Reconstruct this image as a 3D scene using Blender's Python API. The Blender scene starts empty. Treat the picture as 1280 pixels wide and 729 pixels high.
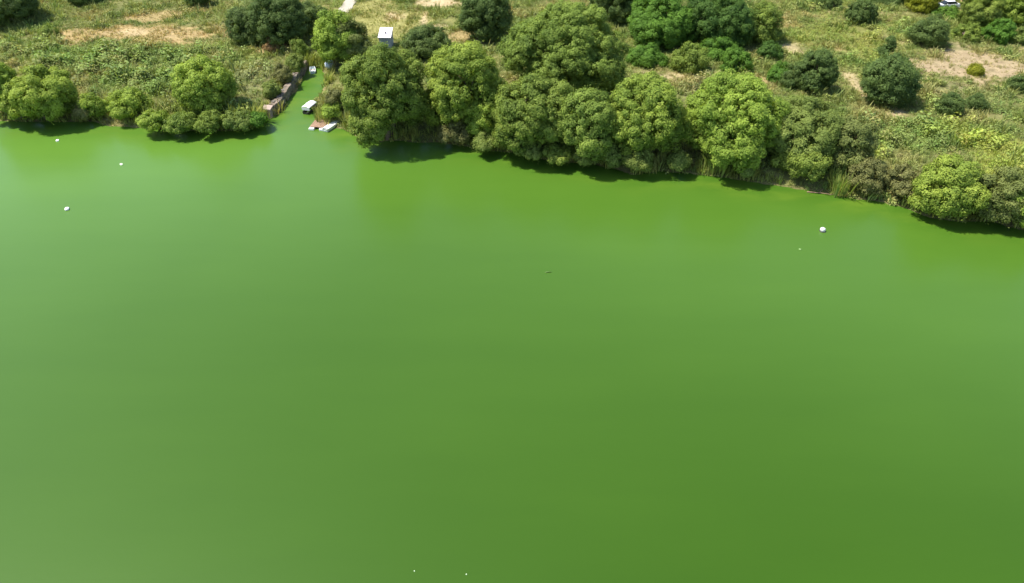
import bpy, math
import numpy as np
from mathutils import Vector

R = math.radians
scene = bpy.context.scene
COL = scene.collection

# ------------------------------------------------------------------ camera
cam_d = bpy.data.cameras.new("camera")
cam_d.sensor_width = 36.0
cam_d.lens = 36.0 * 914.0 / 1280.0
cam_d.clip_start = 0.5
cam_d.clip_end = 9000.0
cam = bpy.data.objects.new("camera", cam_d)
cam.location = (0, 0, 45.0)
cam.rotation_euler = (R(90 - 38), 0, 0)
COL.objects.link(cam)
scene.camera = cam

# ------------------------------------------------------------------ sky and sun
SUN_EL, SUN_AZ = 62.0, -84.0            # azimuth measured from +Y, negative = left
world = bpy.data.worlds.new("World")
scene.world = world
world.use_nodes = True
wn = world.node_tree
wn.nodes.clear()
sky = wn.nodes.new("ShaderNodeTexSky")
sky.sky_type = 'NISHITA'
sky.sun_disc = False
sky.sun_elevation = R(SUN_EL)
sky.sun_rotation = R(SUN_AZ)
sky.air_density = 1.0
sky.dust_density = 1.0
bg = wn.nodes.new("ShaderNodeBackground")
bg.inputs["Strength"].default_value = 0.15
wo = wn.nodes.new("ShaderNodeOutputWorld")
wn.links.new(sky.outputs[0], bg.inputs[0])
wn.links.new(bg.outputs[0], wo.inputs[0])
sd = bpy.data.lights.new("sun", 'SUN')
sd.energy = 5.0
sd.angle = R(0.53)
sd.color = (1.0, 0.95, 0.86)
sun = bpy.data.objects.new("sun", sd)
to_sun = Vector((math.sin(R(SUN_AZ)) * math.cos(R(SUN_EL)), math.cos(R(SUN_AZ)) * math.cos(R(SUN_EL)), math.sin(R(SUN_EL))))
sun.rotation_euler = to_sun.to_track_quat('Z', 'Y').to_euler()
sun.location = (-60, 60, 120)
COL.objects.link(sun)

scene.view_settings.view_transform = 'Standard'
scene.view_settings.look = 'None'
scene.view_settings.exposure = 0.72
scene.view_settings.gamma = 1.0
scene.render.engine = 'CYCLES'
scene.cycles.max_bounces = 8
scene.cycles.diffuse_bounces = 3
scene.cycles.transmission_bounces = 4
scene.cycles.filter_width = 1.5

# ------------------------------------------------------------------ tables, in metres (camera above the origin, looking along +Y)
# trees: x, y, crown half width, crown half height, clearance under the crown, colour, form, label
TREES = [
    (-71.79, 97.86, 2.9, 4.35, -0.89, 'L', 'willow', 'yellow-green waterside willow cut by the left edge'),
    (-65.66, 97.05, 4.67, 3.32, -0.63, 'L', 'willow', 'bright domed willow on the left bank with dark shaded right side'),
    (-69.22, 96.95, 1.8, 1.66, -0.7, 'P', 'shrub', 'small grey-green shrub under the leftmost domed willow at the water'),
    (-58.98, 97.18, 2.25, 1.7, -0.71, 'L', 'shrub', 'small yellow-green shrub on the shore right of the domed left willow'),
    (-54.2, 97.46, 3.04, 2.0, -0.84, 'L', 'shrub', 'wider lime shrub in the shore fringe, left of the lone round willow'),
    (-60.15, 96.01, 1.12, 1.05, -0.44, 'B', 'shrub', 'low brownish shrub at the waterline between two lime shrubs'),
    (-48.92, 93.1, 2.62, 1.3, -0.55, 'L', 'shrub', 'low flat lime shrub hugging the left shoreline'),
    (-44.91, 92.54, 2.5, 1.24, -0.52, 'M', 'shrub', 'low olive shrub at the water below the lone round willow'),
    (-41.11, 92.6, 2.61, 1.29, -0.54, 'M', 'shrub', 'low green shrub below and right of the lone round willow'),
    (-37.69, 93.49, 2.41, 1.19, -0.5, 'P', 'shrub', 'pale green shrub on the shore left of the stone channel wall'),
    (-35.27, 94.03, 1.54, 0.76, -0.32, 'G', 'shrub', 'green shrub beside the foot of the stone channel wall'),
    (-42.9, 98.36, 4.14, 3.88, -0.57, 'L', 'willow', 'lone round lime willow standing among weeds on the left bank'),
    (-44.35, 125.61, 3.81, 2.97, -0.44, 'D', 'broadleaf_tree', 'dark tree on the left of the dark grove behind the channel'),
    (-38.95, 124.8, 4.57, 5.01, -0.95, 'D', 'broadleaf_tree', 'largest dark green tree of the grove behind the channel'),
    (-35.47, 130.88, 3.38, 2.75, -0.49, 'D', 'broadleaf_tree', 'dark tree at the right end of the grove near the pale track'),
    (-28.13, 115.8, 3.55, 4.67, -0.87, 'L', 'willow', 'loose pale willow leaning over the head of the channel'),
    (-25.72, 115.97, 3.31, 3.74, -0.63, 'B2', 'willow', 'thin grey-brown willow beside the pale one at the channel head'),
    (-17.24, 91.16, 6.16, 6.65, -1.36, 'M', 'willow', 'large rounded olive willow overhanging the water below the small shed'),
    (-14.33, 119.79, 4.08, 2.31, -0.48, 'D', 'broadleaf_tree', 'low dark bushy tree just right of the small shed'),
    (-6.75, 92.34, 5.48, 6.46, -1.12, 'L2', 'willow', 'tall mid-green willow in the row between the shed willow and the big domes'),
    (-4.11, 89.99, 2.64, 3.01, -0.65, 'L', 'willow', 'small bright young willow in front of the waterside row'),
    (-4.66, 127.96, 4.66, 5.11, -0.98, 'D', 'broadleaf_tree', 'dark blue-green tree at the top behind the big willow'),
    (7.49, 104.79, 10.49, 6.89, -0.22, 'M', 'willow', 'biggest willow with a broad olive dome, tallest of the row'),
    (2.87, 87.98, 5.74, 4.87, -0.82, 'M', 'willow', 'dark olive willow in front of the biggest dome'),
    (9.26, 84.35, 4.28, 4.64, -0.76, 'M', 'willow', 'dark olive willow at the water right below the biggest dome'),
    (19.13, 137.27, 4.93, 5.24, -1.01, 'D', 'broadleaf_tree', 'very dark tree at the top behind the biggest willow'),
    (25.46, 124.85, 5.79, 4.28, -0.77, 'G', 'broadleaf_tree', 'bright green broad tree at the left of the inland thicket'),
    (34.57, 125.98, 6.64, 4.51, -0.83, 'D2', 'broadleaf_tree', 'deep green tree in the middle of the inland thicket'),
    (42.12, 125.35, 3.11, 3.71, -0.63, 'M', 'broadleaf_tree', 'round olive tree at the right end of the inland thicket'),
    (21.55, 115.59, 3.08, 2.03, -0.85, 'G', 'shrub', 'bright shrub at the lower left of the inland thicket'),
    (28.14, 113.46, 3.15, 2.72, -1.14, 'M', 'shrub', 'dark olive bush in front of the inland thicket by bare soil'),
    (34.29, 119.16, 3.28, 2.06, -0.87, 'G', 'shrub', 'bright green bush between two others before the inland thicket'),
    (35.53, 113.44, 2.65, 2.07, -0.87, 'G', 'shrub', 'green bush with tan soil in front, right of the olive bush'),
    (42.17, 118.55, 2.36, 1.75, -0.74, 'D2', 'shrub', 'small dark bush right of the inland thicket'),
    (41.04, 109.1, 2.21, 1.63, -0.69, 'G', 'shrub', 'small green shrub left of the dark two-headed bush'),
    (16.5, 85.44, 5.3, 5.54, -0.99, 'L2', 'willow', 'rounded lime willow right of the biggest willow at the shore'),
    (12.59, 82.57, 1.8, 1.74, -0.73, 'P', 'shrub', 'pale shrub at the water, left one of a touching pair'),
    (15.6, 81.78, 2.09, 1.49, -0.63, 'P', 'shrub', 'pale shrub at the water, right one of a touching pair'),
    (27.24, 84.28, 6.64, 5.47, -0.97, 'L', 'willow', 'brightest wide lime willow on the right shore'),
    (36.67, 84.13, 5.69, 3.69, -0.62, 'P', 'willow', 'pale olive willow right of the brightest lime willow'),
    (36.2, 81.43, 4.64, 2.39, -0.9, 'M', 'shrub', 'olive thicket bush low at the water under the pale willow'),
    (41.15, 81.36, 3.42, 3.48, -0.77, 'B2', 'willow', 'greyish willow with dull foliage right of the pale willow'),
    (42.68, 77.18, 2.67, 1.82, -0.76, 'B', 'shrub', 'left brownish shrub on the right shore'),
    (46.28, 76.11, 2.83, 1.55, -0.65, 'B', 'shrub', 'right brownish shrub on the right shore beside a lime willow'),
    (49.19, 72.48, 4.16, 2.83, -0.61, 'L2', 'willow', 'squat lime willow leaning over the water near the right edge'),
    (54.2, 70.72, 3.11, 2.81, -0.7, 'B2', 'willow', 'dull brown-green willow at the right edge of the shore'),
    (56.84, 69.28, 2.81, 2.87, -0.72, 'L', 'willow', 'lime willow cut off by the right edge'),
    (42.17, 106.36, 2.04, 2.52, -1.06, 'D', 'shrub', 'left half of the dark two-headed field bush'),
    (44.84, 104.9, 2.83, 3.7, -0.93, 'D', 'broadleaf_tree', 'taller right half of the dark two-headed field bush'),
    (63.88, 136.38, 2.92, 2.19, -0.45, 'D', 'broadleaf_tree', 'dark bush high in the grassy field near the top edge'),
    (60.95, 144.75, 2.3, 1.62, -0.58, 'D', 'shrub', 'small dark bush at the top edge of the grassy field'),
    (70.6, 124.68, 3.12, 2.66, -0.57, 'D', 'broadleaf_tree', 'dark round tree left of the bare brown plot'),
    (54.3, 101.3, 3.79, 3.79, -0.85, 'D', 'broadleaf_tree', 'large round dark bush alone in the middle of the right field'),
    (61.46, 118.69, 1.57, 1.86, -0.37, 'D', 'conifer', 'small pointed dark tree just behind the large round bush'),
    (61.97, 97.56, 1.92, 1.72, -0.72, 'D', 'shrub', 'small dark bush below the bare brown plot, left of a smaller one'),
    (66.12, 98.54, 1.37, 1.5, -0.63, 'D', 'shrub', 'smallest dark round bush below the bare brown plot'),
    (75.9, 105.15, 1.79, 1.44, -0.6, 'D', 'shrub', 'dark bush at the right edge beside the bare plot'),
    (72.57, 111.41, 1.25, 0.96, -0.4, 'Y', 'shrub', 'small yellow-green bush inside the bare brown plot'),
    (82.5, 132.17, 3.53, 4.29, -0.77, 'M', 'broadleaf_tree', 'olive tree with shaded foot right of the parked car'),
    (90.2, 134.94, 4.45, 4.29, -0.77, 'L2', 'broadleaf_tree', 'loose yellow-green tree in the top right corner'),
    (77.77, 142.55, 3.17, 2.51, -0.53, 'Y', 'broadleaf_tree', 'ochre-green tree just left of the parked car'),
    (73.9, 147.57, 3.74, 1.75, -0.64, 'D', 'shrub', 'dark bush at the top edge left of the ochre tree'),
    (79.31, 127.7, 2.92, 1.63, -0.69, 'M', 'shrub', 'left hedge bush along the upper edge of the bare plot'),
    (83.58, 126.6, 2.89, 2.27, -0.95, 'G', 'shrub', 'middle hedge bush along the upper edge of the bare plot'),
    (87.45, 125.32, 2.87, 1.6, -0.67, 'P', 'shrub', 'right hedge bush along the upper edge of the bare plot'),
    (-91.69, 136.23, 5.63, 4.52, -0.83, 'D', 'broadleaf_tree', 'dark tree in the top left corner'),
    (-93.77, 137.36, 2.2, 2.68, -1.03, 'Y', 'shrub', 'yellow-green bush at the left edge before the dark corner tree'),
    (-83.35, 147.25, 3.1, 2.51, -0.33, 'D', 'broadleaf_tree', 'dark tree barely showing at the top left edge'),
    (-60.66, 146.74, 2.48, 2.14, -0.33, 'D', 'broadleaf_tree', 'dark small tree at the top edge left of the dark grove'),
    (-81.31, 129.19, 1.83, 1.02, -0.43, 'M', 'shrub', 'olive bush at the left end of the dry tan strip'),
    (-7.84, 89.32, 2.75, 1.37, -0.58, 'B', 'shrub', 'brownish shrub at the water under the middle willow'),
    (-3.33, 87.02, 1.87, 0.94, -0.4, 'P', 'shrub', 'small pale shrub at the water under the young willow'),
    (-0.21, 87.85, 1.88, 1.42, -0.59, 'G', 'shrub', 'vivid green shrub under the dark willow at the shore'),
    (2.24, 84.67, 2.04, 1.03, -0.43, 'P', 'shrub', 'grey-green shrub on the shore right of the vivid green one'),
    (5.65, 83.47, 2.22, 1.12, -0.47, 'M', 'shrub', 'olive shrub on the shore beneath the dark willow'),
    (9.16, 83.01, 1.51, 0.77, -0.32, 'P', 'shrub', 'low pale shrub left of the touching pale pair'),
    (20.78, 81.66, 1.49, 1.03, -0.43, 'P', 'shrub', 'little pale shrub between the two lime willows at the shore'),
    (28.76, 79.56, 0.98, 0.5, -0.21, 'P', 'shrub', 'tiny ball shaped shrub on the mud below the brightest willow'),
    (-25.12, 98.19, 1.58, 2.38, -1.0, 'B', 'shrub', 'brownish shrub on the channel bank left of the large shed willow'),
    (-25.39, 96.61, 1.35, 1.0, -0.42, 'L', 'shrub', 'small lime shrub between the canopy boat and the raft'),
    (-35.21, 108.95, 1.59, 1.74, -0.73, 'B', 'shrub', 'olive brown bush above the stone channel wall'),
    (-39.9, 121.85, 1.87, 1.57, -0.66, 'B3', 'shrub', 'rust coloured bush in the weeds above the channel wall'),
    (-35.6, 103.23, 1.41, 1.41, -0.59, 'P', 'shrub', 'pale olive bush overgrowing the near end of the stone channel wall'),
    (-34.42, 113.38, 1.52, 1.66, -0.7, 'P', 'shrub', 'pale bush overgrowing the far end of the stone channel wall'),
    (-35.1, 119.7, 1.58, 1.73, -0.73, 'M', 'shrub', 'olive bush between the dark grove and the pale willow'),
    (57.22, 152.11, 3.9, 2.42, -0.3, 'D', 'broadleaf_tree', 'dark tree at the top edge left of the grassy field'),
    (80.99, 138.82, 2.82, 1.33, -0.56, 'G', 'shrub', 'green bush in front of the white car at the top right'),
]
SHORE = [(-79.85, 97.16), (-72.86, 96.89), (-68.04, 96.37), (-62.05, 96.89), (-56.36, 95.59), (-49.11, 94.31), (-42.17, 93.56), (-35.94, 94.31), (-34.75, 97.42), (-33.9, 99.03), (-33.54, 101.81), (-33.51, 107.72), (-33.32, 113.49), (-33.24, 117.25), (-31.8, 117.25), (-30.13, 114.83), (-29.32, 108.34), (-29.17, 103.53), (-28.81, 99.58), (-27.9, 96.37), (-26.0, 94.82), (-24.16, 94.57), (-21.98, 92.32), (-19.27, 90.39), (-12.99, 90.39), (-10.3, 90.62), (-5.33, 88.51), (-1.59, 87.59), (2.09, 86.02), (6.18, 84.27), (10.77, 83.84), (15.06, 81.33), (18.21, 82.16), (22.17, 81.74), (25.93, 80.52), (30.54, 79.12), (35.05, 77.76), (39.38, 76.24), (43.67, 74.94), (45.9, 73.5), (47.77, 71.4), (51.04, 70.55), (54.42, 70.05), (58.22, 68.73), (61.92, 67.44)]
PATCHES = [
    (-77.3, 128.9, 6.5, 4.8, 1.0, 'dry'),
    (-69.4, 130.1, 7.9, 4.9, 1.0, 'dry'),
    (-59.9, 129.3, 9.3, 5.7, 1.0, 'dry'),
    (-68.1, 130.5, 3.7, 1.3, 0.6, 'sand'),
    (-60.3, 129.3, 2.8, 1.8, 0.3, 'sand'),
    (-80.2, 133.5, 2.3, 0.9, 0.4, 'sand'),
    (-64.1, 140.8, 6.0, 3.1, 0.8, 'dry'),
    (-68.6, 139.0, 4.5, 2.0, 0.8, 'dry'),
    (-59.0, 143.7, 4.6, 2.6, 0.7, 'dry'),
    (-67.9, 117.3, 11.8, 6.7, 1.0, 'lush'),
    (-54.9, 110.5, 10.0, 7.5, 1.0, 'lush'),
    (-80.3, 121.0, 8.0, 6.3, 0.7, 'lush'),
    (-49.4, 120.6, 4.0, 5.5, 0.6, 'lush'),
    (-42.6, 95.9, 6.7, 3.8, 0.7, 'lush'),
    (-38.9, 108.9, 3.2, 8.6, 0.8, 'pale'),
    (-40.8, 123.7, 2.7, 4.1, 0.8, 'dry'),
    (-50.7, 139.0, 3.0, 9.9, 0.5, 'pale'),
    (-23.5, 136.2, 13.2, 13.5, 1.0, 'mown'),
    (-22.2, 139.9, 2.4, 3.0, 1.0, 'sand'),
    (-14.9, 147.8, 5.3, 3.9, 1.0, 'sand'),
    (-16.3, 138.0, 0.7, 6.9, 0.9, 'sand'),
    (-13.8, 134.4, 2.6, 1.4, 0.8, 'sand'),
    (-9.2, 129.3, 4.8, 4.4, 0.8, 'dry'),
    (-5.5, 126.0, 1.9, 1.7, 0.8, 'sand'),
    (25.9, 110.2, 5.0, 2.7, 0.75, 'sand'),
    (32.8, 109.6, 3.7, 2.0, 0.6, 'sand'),
    (38.1, 108.3, 2.9, 2.6, 0.7, 'dry'),
    (31.2, 105.2, 4.8, 5.0, 0.9, 'pale'),
    (27.2, 102.8, 2.4, 3.0, 0.6, 'pale'),
    (46.9, 122.1, 2.2, 2.4, 0.65, 'sand'),
    (50.5, 138.0, 3.6, 4.9, 0.7, 'dry'),
    (55.2, 139.0, 3.6, 3.5, 0.8, 'dry'),
    (54.8, 122.9, 3.0, 3.2, 0.6, 'dry'),
    (52.5, 107.4, 1.1, 7.1, 0.65, 'sand'),
    (54.6, 97.2, 1.8, 1.9, 0.8, 'sand'),
    (75.1, 115.6, 10.1, 9.1, 0.85, 'plot'),
    (66.2, 113.5, 3.3, 5.0, 0.9, 'plot'),
    (82.6, 138.5, 1.2, 2.0, 1.0, 'sand'),
    (85.5, 148.8, 4.1, 2.8, 1.0, 'earth'),
    (52.9, 88.5, 6.3, 6.2, 0.8, 'lush'),
    (62.8, 87.3, 6.3, 5.1, 0.9, 'yellow'),
    (61.4, 80.8, 5.0, 4.2, 0.9, 'yellow'),
    (60.1, 92.6, 2.8, 2.6, 0.6, 'yellow'),
    (46.2, 85.1, 3.1, 3.6, 0.6, 'yellow'),
    (57.1, 86.2, 1.2, 1.4, 0.8, 'dry'),
    (58.3, 126.8, 9.7, 17.0, 0.5, 'yellow'),
    (56.7, 105.8, 3.6, 9.5, 0.3, 'pale'),
    (66.1, 102.8, 5.9, 6.0, 0.4, 'pale'),
    (26.9, 77.2, 5.8, 0.8, 1.0, 'mud'),
    (37.6, 75.0, 6.6, 0.9, 1.0, 'mud'),
    (44.9, 72.1, 2.7, 0.9, 0.9, 'mud'),
    (53.5, 67.5, 5.3, 0.6, 0.7, 'mud'),
    (18.6, 79.4, 2.3, 0.8, 0.8, 'mud'),
    (-4.1, 84.6, 4.1, 0.7, 0.6, 'mud'),
    (-29.3, 102.8, 0.9, 4.8, 0.8, 'dry'),
    (-34.3, 100.5, 1.2, 2.3, 0.7, 'dry'),
    (-34.1, 109.6, 1.7, 5.4, 0.8, 'dry'),
]
SPOT = {'shed': (-21.39, 122.9), 'car': (83.12, 143.74), 'canopy_boat': (-29.69, 100.41), 'raft': (-27.07, 94.57), 'punt': (-25.82, 95.08), 'wall_a': (-34.45, 98.49), 'wall_b': (-33.73, 100.68), 'wall_c': (-33.17, 116.9), 'skiff': (-32.62, 116.21), 'tarp': (-29.57, 116.29), 'float_a': (-51.91, 73.14), 'float_b': (-61.71, 90.86), 'float_c': (-50.16, 84.06), 'float_d': (34.7, 68.56), 'float_e': (31.07, 64.96), 'twig': (3.72, 60.75), 'fleck_a': (-6.55, 27.12), 'fleck_b': (-3.05, 26.88), 'track_a': (-32.06, 157.53), 'track_b': (-31.86, 148.8), 'track_c': (-32.16, 141.8), 'plot_car': (93.41, 136.21), 'twig_b': (37.26, 76.8), 'twig_c': (-30.86, 97.42)}


# ------------------------------------------------------------------ numeric helpers
_tab = np.random.default_rng(11).random((256, 256))
def vnoise(x, y):
    xi = np.floor(x).astype(int); yi = np.floor(y).astype(int)
    fx = x - xi; fy = y - yi
    fx = fx * fx * (3 - 2 * fx); fy = fy * fy * (3 - 2 * fy)
    a = _tab[xi % 256, yi % 256]; b = _tab[(xi + 1) % 256, yi % 256]
    c = _tab[xi % 256, (yi + 1) % 256]; d = _tab[(xi + 1) % 256, (yi + 1) % 256]
    return (a * (1 - fx) + b * fx) * (1 - fy) + (c * (1 - fx) + d * fx) * fy
def fbm(x, y, s, octv=4):
    v = 0; amp = 0.5; tot = 0
    for k in range(octv):
        v = v + amp * vnoise(x / s + 17.3 * k, y / s + 9.1 * k)
        tot += amp; amp *= 0.5; s *= 0.5
    return v / tot
def smooth(a, b, t):
    t = np.clip((t - a) / (b - a), 0, 1)
    return t * t * (3 - 2 * t)

LINE = np.array([(-3000.0, SHORE[0][1] + 60)] + [(-160.0, SHORE[0][1] + 4)] + list(SHORE) + [(120.0, 44.0), (3000.0, -300.0)])
def shore_distance(x, y):
    """signed metres from the waterline, positive on land"""
    x = np.asarray(x, float); y = np.asarray(y, float)
    best = np.full(x.shape, 1e18)
    inside = np.zeros(x.shape, bool)
    A = LINE[:-1]; B = LINE[1:]
    for (ax, ay), (bx, by) in zip(A, B):
        dx, dy = bx - ax, by - ay
        t = np.clip(((x - ax) * dx + (y - ay) * dy) / (dx * dx + dy * dy), 0, 1)
        best = np.minimum(best, (x - ax - t * dx) ** 2 + (y - ay - t * dy) ** 2)
    poly = list(map(tuple, LINE)) + [(3000.0, 6000.0), (-3000.0, 6000.0)]
    for (ax, ay), (bx, by) in zip(poly, poly[1:] + poly[:1]):
        if ay == by: continue
        c = ((ay > y) != (by > y)) & (x < (bx - ax) * (y - ay) / (by - ay) + ax)
        inside ^= c
    d = np.sqrt(best)
    return np.where(inside, d, -d)
def wobble(x, y):
    return (fbm(x, y, 3.0, 3) - 0.5) * 1.4
def ground_z(x, y, d=None):
    if d is None: d = shore_distance(x, y)
    d = d + wobble(x, y)
    h = np.where(d > 0, 1.15 * smooth(0, 3.2, d) + np.minimum(d, 200) * 0.004, np.maximum(d * 0.35, -2.5))
    h = h + np.where(d > 0, smooth(0, 4, d) * ((fbm(x, y, 14, 4) - 0.5) * 0.9 + (fbm(x + 50, y, 2.2, 3) - 0.5) * 0.28), 0)
    return h + smooth(300, 2500, np.asarray(y, float)) * 60 * fbm(x, y, 500, 3)
def gz(x, y):
    return float(ground_z(np.array([x]), np.array([y]))[0])

KINDS = ['lush', 'pale', 'yellow', 'mown', 'dry', 'sand', 'plot', 'earth', 'mud']
def zones(x, y):
    n = fbm(x, y, 5.0, 4) - 0.5
    n2 = fbm(x + 31, y - 12, 1.6, 3) - 0.5
    W = {k: np.zeros(x.shape) for k in KINDS}
    for (cx, cy, rx, ry, w, k) in PATCHES:
        r = np.sqrt(((x - cx) / rx) ** 2 + ((y - cy) / ry) ** 2) + n * 1.5 + n2 * 1.3
        W[k] = np.maximum(W[k], w * (1 - smooth(0.35, 1.3, r)))
    return W
def mixc(c, col, w):
    return c * (1 - w[:, None]) + np.array(col)[None, :] * w[:, None]

# ------------------------------------------------------------------ mesh helpers
def link(o, parent=None):
    COL.objects.link(o)
    if parent is not None: o.parent = parent
    return o
def raw_mesh(name, verts, faces, fsize, mat, smooth_=False, attrs=None):
    """verts (n,3) array, faces (m,fsize) array"""
    me = bpy.data.meshes.new(name)
    n, m = len(verts), len(faces)
    me.vertices.add(n); me.vertices.foreach_set("co", np.ascontiguousarray(verts, dtype=np.float32).ravel())
    me.loops.add(m * fsize); me.loops.foreach_set("vertex_index", np.ascontiguousarray(faces, dtype=np.int32).ravel())
    me.polygons.add(m)
    me.polygons.foreach_set("loop_start", np.arange(0, m * fsize, fsize, dtype=np.int32))
    me.polygons.foreach_set("loop_total", np.full(m, fsize, dtype=np.int32))
    if smooth_: me.polygons.foreach_set("use_smooth", np.ones(m, bool))
    for k, v in (attrs or {}).items():
        v = np.asarray(v, dtype=np.float32)
        if v.ndim == 1:
            a = me.attributes.new(k, 'FLOAT', 'POINT'); a.data.foreach_set("value", v)
        else:
            a = me.attributes.new(k, 'FLOAT_COLOR', 'POINT')
            a.data.foreach_set("color", np.concatenate([v, np.ones((n, 1), np.float32)], 1).ravel())
    me.update(calc_edges=True)
    if mat: me.materials.append(mat)
    return me
def py_mesh(name, verts, faces, mat, smooth_=False):
    me = bpy.data.meshes.new(name)
    me.from_pydata([tuple(v) for v in verts], [], [tuple(f) for f in faces])
    me.update()
    if smooth_:
        me.polygons.foreach_set("use_smooth", np.ones(len(me.polygons), bool))
    if mat: me.materials.append(mat)
    return me
class Shape:
    def __init__(self): self.v = []; self.f = []
    def hexa(self, p):
        """eight corners: bottom ring then top ring, counter-clockwise"""
        b = len(self.v); self.v += [tuple(q) for q in p]
        for f in ((3, 2, 1, 0), (4, 5, 6, 7), (0, 1, 5, 4), (1, 2, 6, 5), (2, 3, 7, 6), (3, 0, 4, 7)):
            self.f.append(tuple(b + i for i in f))
        return self
    def box(self, x0, x1, y0, y1, z0, z1):
        return self.hexa([(x0, y0, z0), (x1, y0, z0), (x1, y1, z0), (x0, y1, z0), (x0, y0, z1), (x1, y0, z1), (x1, y1, z1), (x0, y1, z1)])
    def tube(self, pts, radii, n=7):
        pts = [Vector(p) for p in pts]; b = len(self.v)
        for i, p in enumerate(pts):
            t = (pts[min(i + 1, len(pts) - 1)] - pts[max(i - 1, 0)]).normalized()
            s = t.cross(Vector((0, 1, 0)) if abs(t.y) < 0.9 else Vector((1, 0, 0))).normalized(); w = t.cross(s)
            for k in range(n):
                a = 2 * math.pi * k / n
                self.v.append(tuple(p + (s * math.cos(a) + w * math.sin(a)) * radii[i]))
        for i in range(len(pts) - 1):
            for k in range(n):
                q = (k + 1) % n
                self.f.append((b + i * n + k, b + i * n + q, b + (i + 1) * n + q, b + (i + 1) * n + k))
        self.f.append(tuple(b + k for k in range(n - 1, -1, -1)))
        self.f.append(tuple(b + (len(pts) - 1) * n + k for k in range(n)))
        return self
    def mesh(self, name, mat, sm=False): return py_mesh(name, self.v, self.f, mat, sm)
    def obj(self, name, mat, parent=None, sm=False, bevel=0.0):
        o = bpy.data.objects.new(name, self.mesh(name, mat, sm)); link(o, parent)
        if bevel:
            m = o.modifiers.new("bevel", 'BEVEL'); m.width = bevel; m.segments = 2
        return o
def empty(name, loc, rz=0.0):
    o = bpy.data.objects.new(name, None); o.location = loc; o.rotation_euler = (0, 0, rz)
    o.empty_display_size = 0.3
    return link(o)
def tag(o, label=None, cat=None, group=None, kind=None):
    if label: o["label"] = label
    if cat: o["category"] = cat
    if group: o["group"] = group
    if kind: o["kind"] = kind
    return o

# ------------------------------------------------------------------ materials
def new_mat(name):
    m = bpy.data.materials.new(name); m.use_nodes = True
    nt = m.node_tree; nt.nodes.clear()
    return m, nt, nt.nodes, nt.links
def noise(N, L, scale, detail=4, vec=None, rough=0.6):
    t = N.new("ShaderNodeTexNoise"); t.inputs["Scale"].default_value = scale
    t.inputs["Detail"].default_value = detail; t.inputs["Roughness"].default_value = rough
    if vec is not None: L.new(vec, t.inputs["Vector"])
    return t.outputs["Fac"]
def ramp(N, L, fac, stops):
    r = N.new("ShaderNodeValToRGB"); e = r.color_ramp.elements
    while len(e) < len(stops): e.new(0.5)
    for q, (p, c) in zip(e, stops):
        q.position = p; q.color = tuple(c) + (1,) if len(c) == 3 else c
    L.new(fac, r.inputs[0]); return r.outputs["Color"]
def mix(N, L, fac, a, b, mode='MIX'):
    m = N.new("ShaderNodeMix"); m.data_type = 'RGBA'; m.blend_type = mode
    for sock, v in ((m.inputs[0], fac), (m.inputs[6], a), (m.inputs[7], b)):
        if isinstance(v, bpy.types.NodeSocket): L.new(v, sock)
        elif isinstance(v, (int, float)): sock.default_value = v
        else: sock.default_value = tuple(v) + (1,)
    return m.outputs[2]
def plain(name, col, rough=0.6, var=0.2, scale=6.0, metal=0.0, bump=0.0, spec=0.4):
    m, nt, N, L = new_mat(name)
    out = N.new("ShaderNodeOutputMaterial"); p = N.new("ShaderNodeBsdfPrincipled")
    tc = N.new("ShaderNodeTexCoord").outputs["Object"]
    n = noise(N, L, scale, 5, tc)
    c = ramp(N, L, n, [(0.3, [q * (1 - var) for q in col]), (0.7, [min(1, q * (1 + var)) for q in col])])
    L.new(c, p.inputs["Base Color"])
    p.inputs["Roughness"].default_value = rough; p.inputs["Metallic"].default_value = metal
    p.inputs["Specular IOR Level"].default_value = spec
    if bump:
        b = N.new("ShaderNodeBump"); b.inputs["Strength"].default_value = bump; b.inputs["Distance"].default_value = 0.03
        L.new(n, b.inputs["Height"]); L.new(b.outputs[0], p.inputs["Normal"])
    L.new(p.outputs[0], out.inputs[0]); return m
def leaf_surface(N, L, col, trans=0.32, rough=0.6):
    out = N.new("ShaderNodeOutputMaterial"); p = N.new("ShaderNodeBsdfPrincipled")
    L.new(col, p.inputs["Base Color"]); p.inputs["Roughness"].default_value = rough
    p.inputs["Specular IOR Level"].default_value = 0.15
    t = N.new("ShaderNodeBsdfTranslucent")
    tcol = mix(N, L, 1.0, col, (1.15, 1.1, 0.6), 'MULTIPLY')
    L.new(tcol, t.inputs["Color"])
    s = N.new("ShaderNodeMixShader"); s.inputs[0].default_value = trans
    L.new(p.outputs[0], s.inputs[1]); L.new(t.outputs[0], s.inputs[2]); L.new(s.outputs[0], out.inputs[0])
def leaf_mat(name, dark, light):
    m, nt, N, L = new_mat(name)
    a = N.new("ShaderNodeAttribute"); a.attribute_name = "var"
    oi = N.new("ShaderNodeObjectInfo")
    c = ramp(N, L, a.outputs["Fac"], [(0.0, dark), (1.0, light)])
    hs = N.new("ShaderNodeHueSaturation")
    mr = N.new("ShaderNodeMapRange"); mr.inputs[3].default_value = 0.492; mr.inputs[4].default_value = 0.503
    L.new(oi.outputs["Random"], mr.inputs[0]); L.new(mr.outputs[0], hs.inputs["Hue"])
    L.new(c, hs.inputs["Color"])
    leaf_surface(N, L, hs.outputs["Color"]); return m
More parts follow.
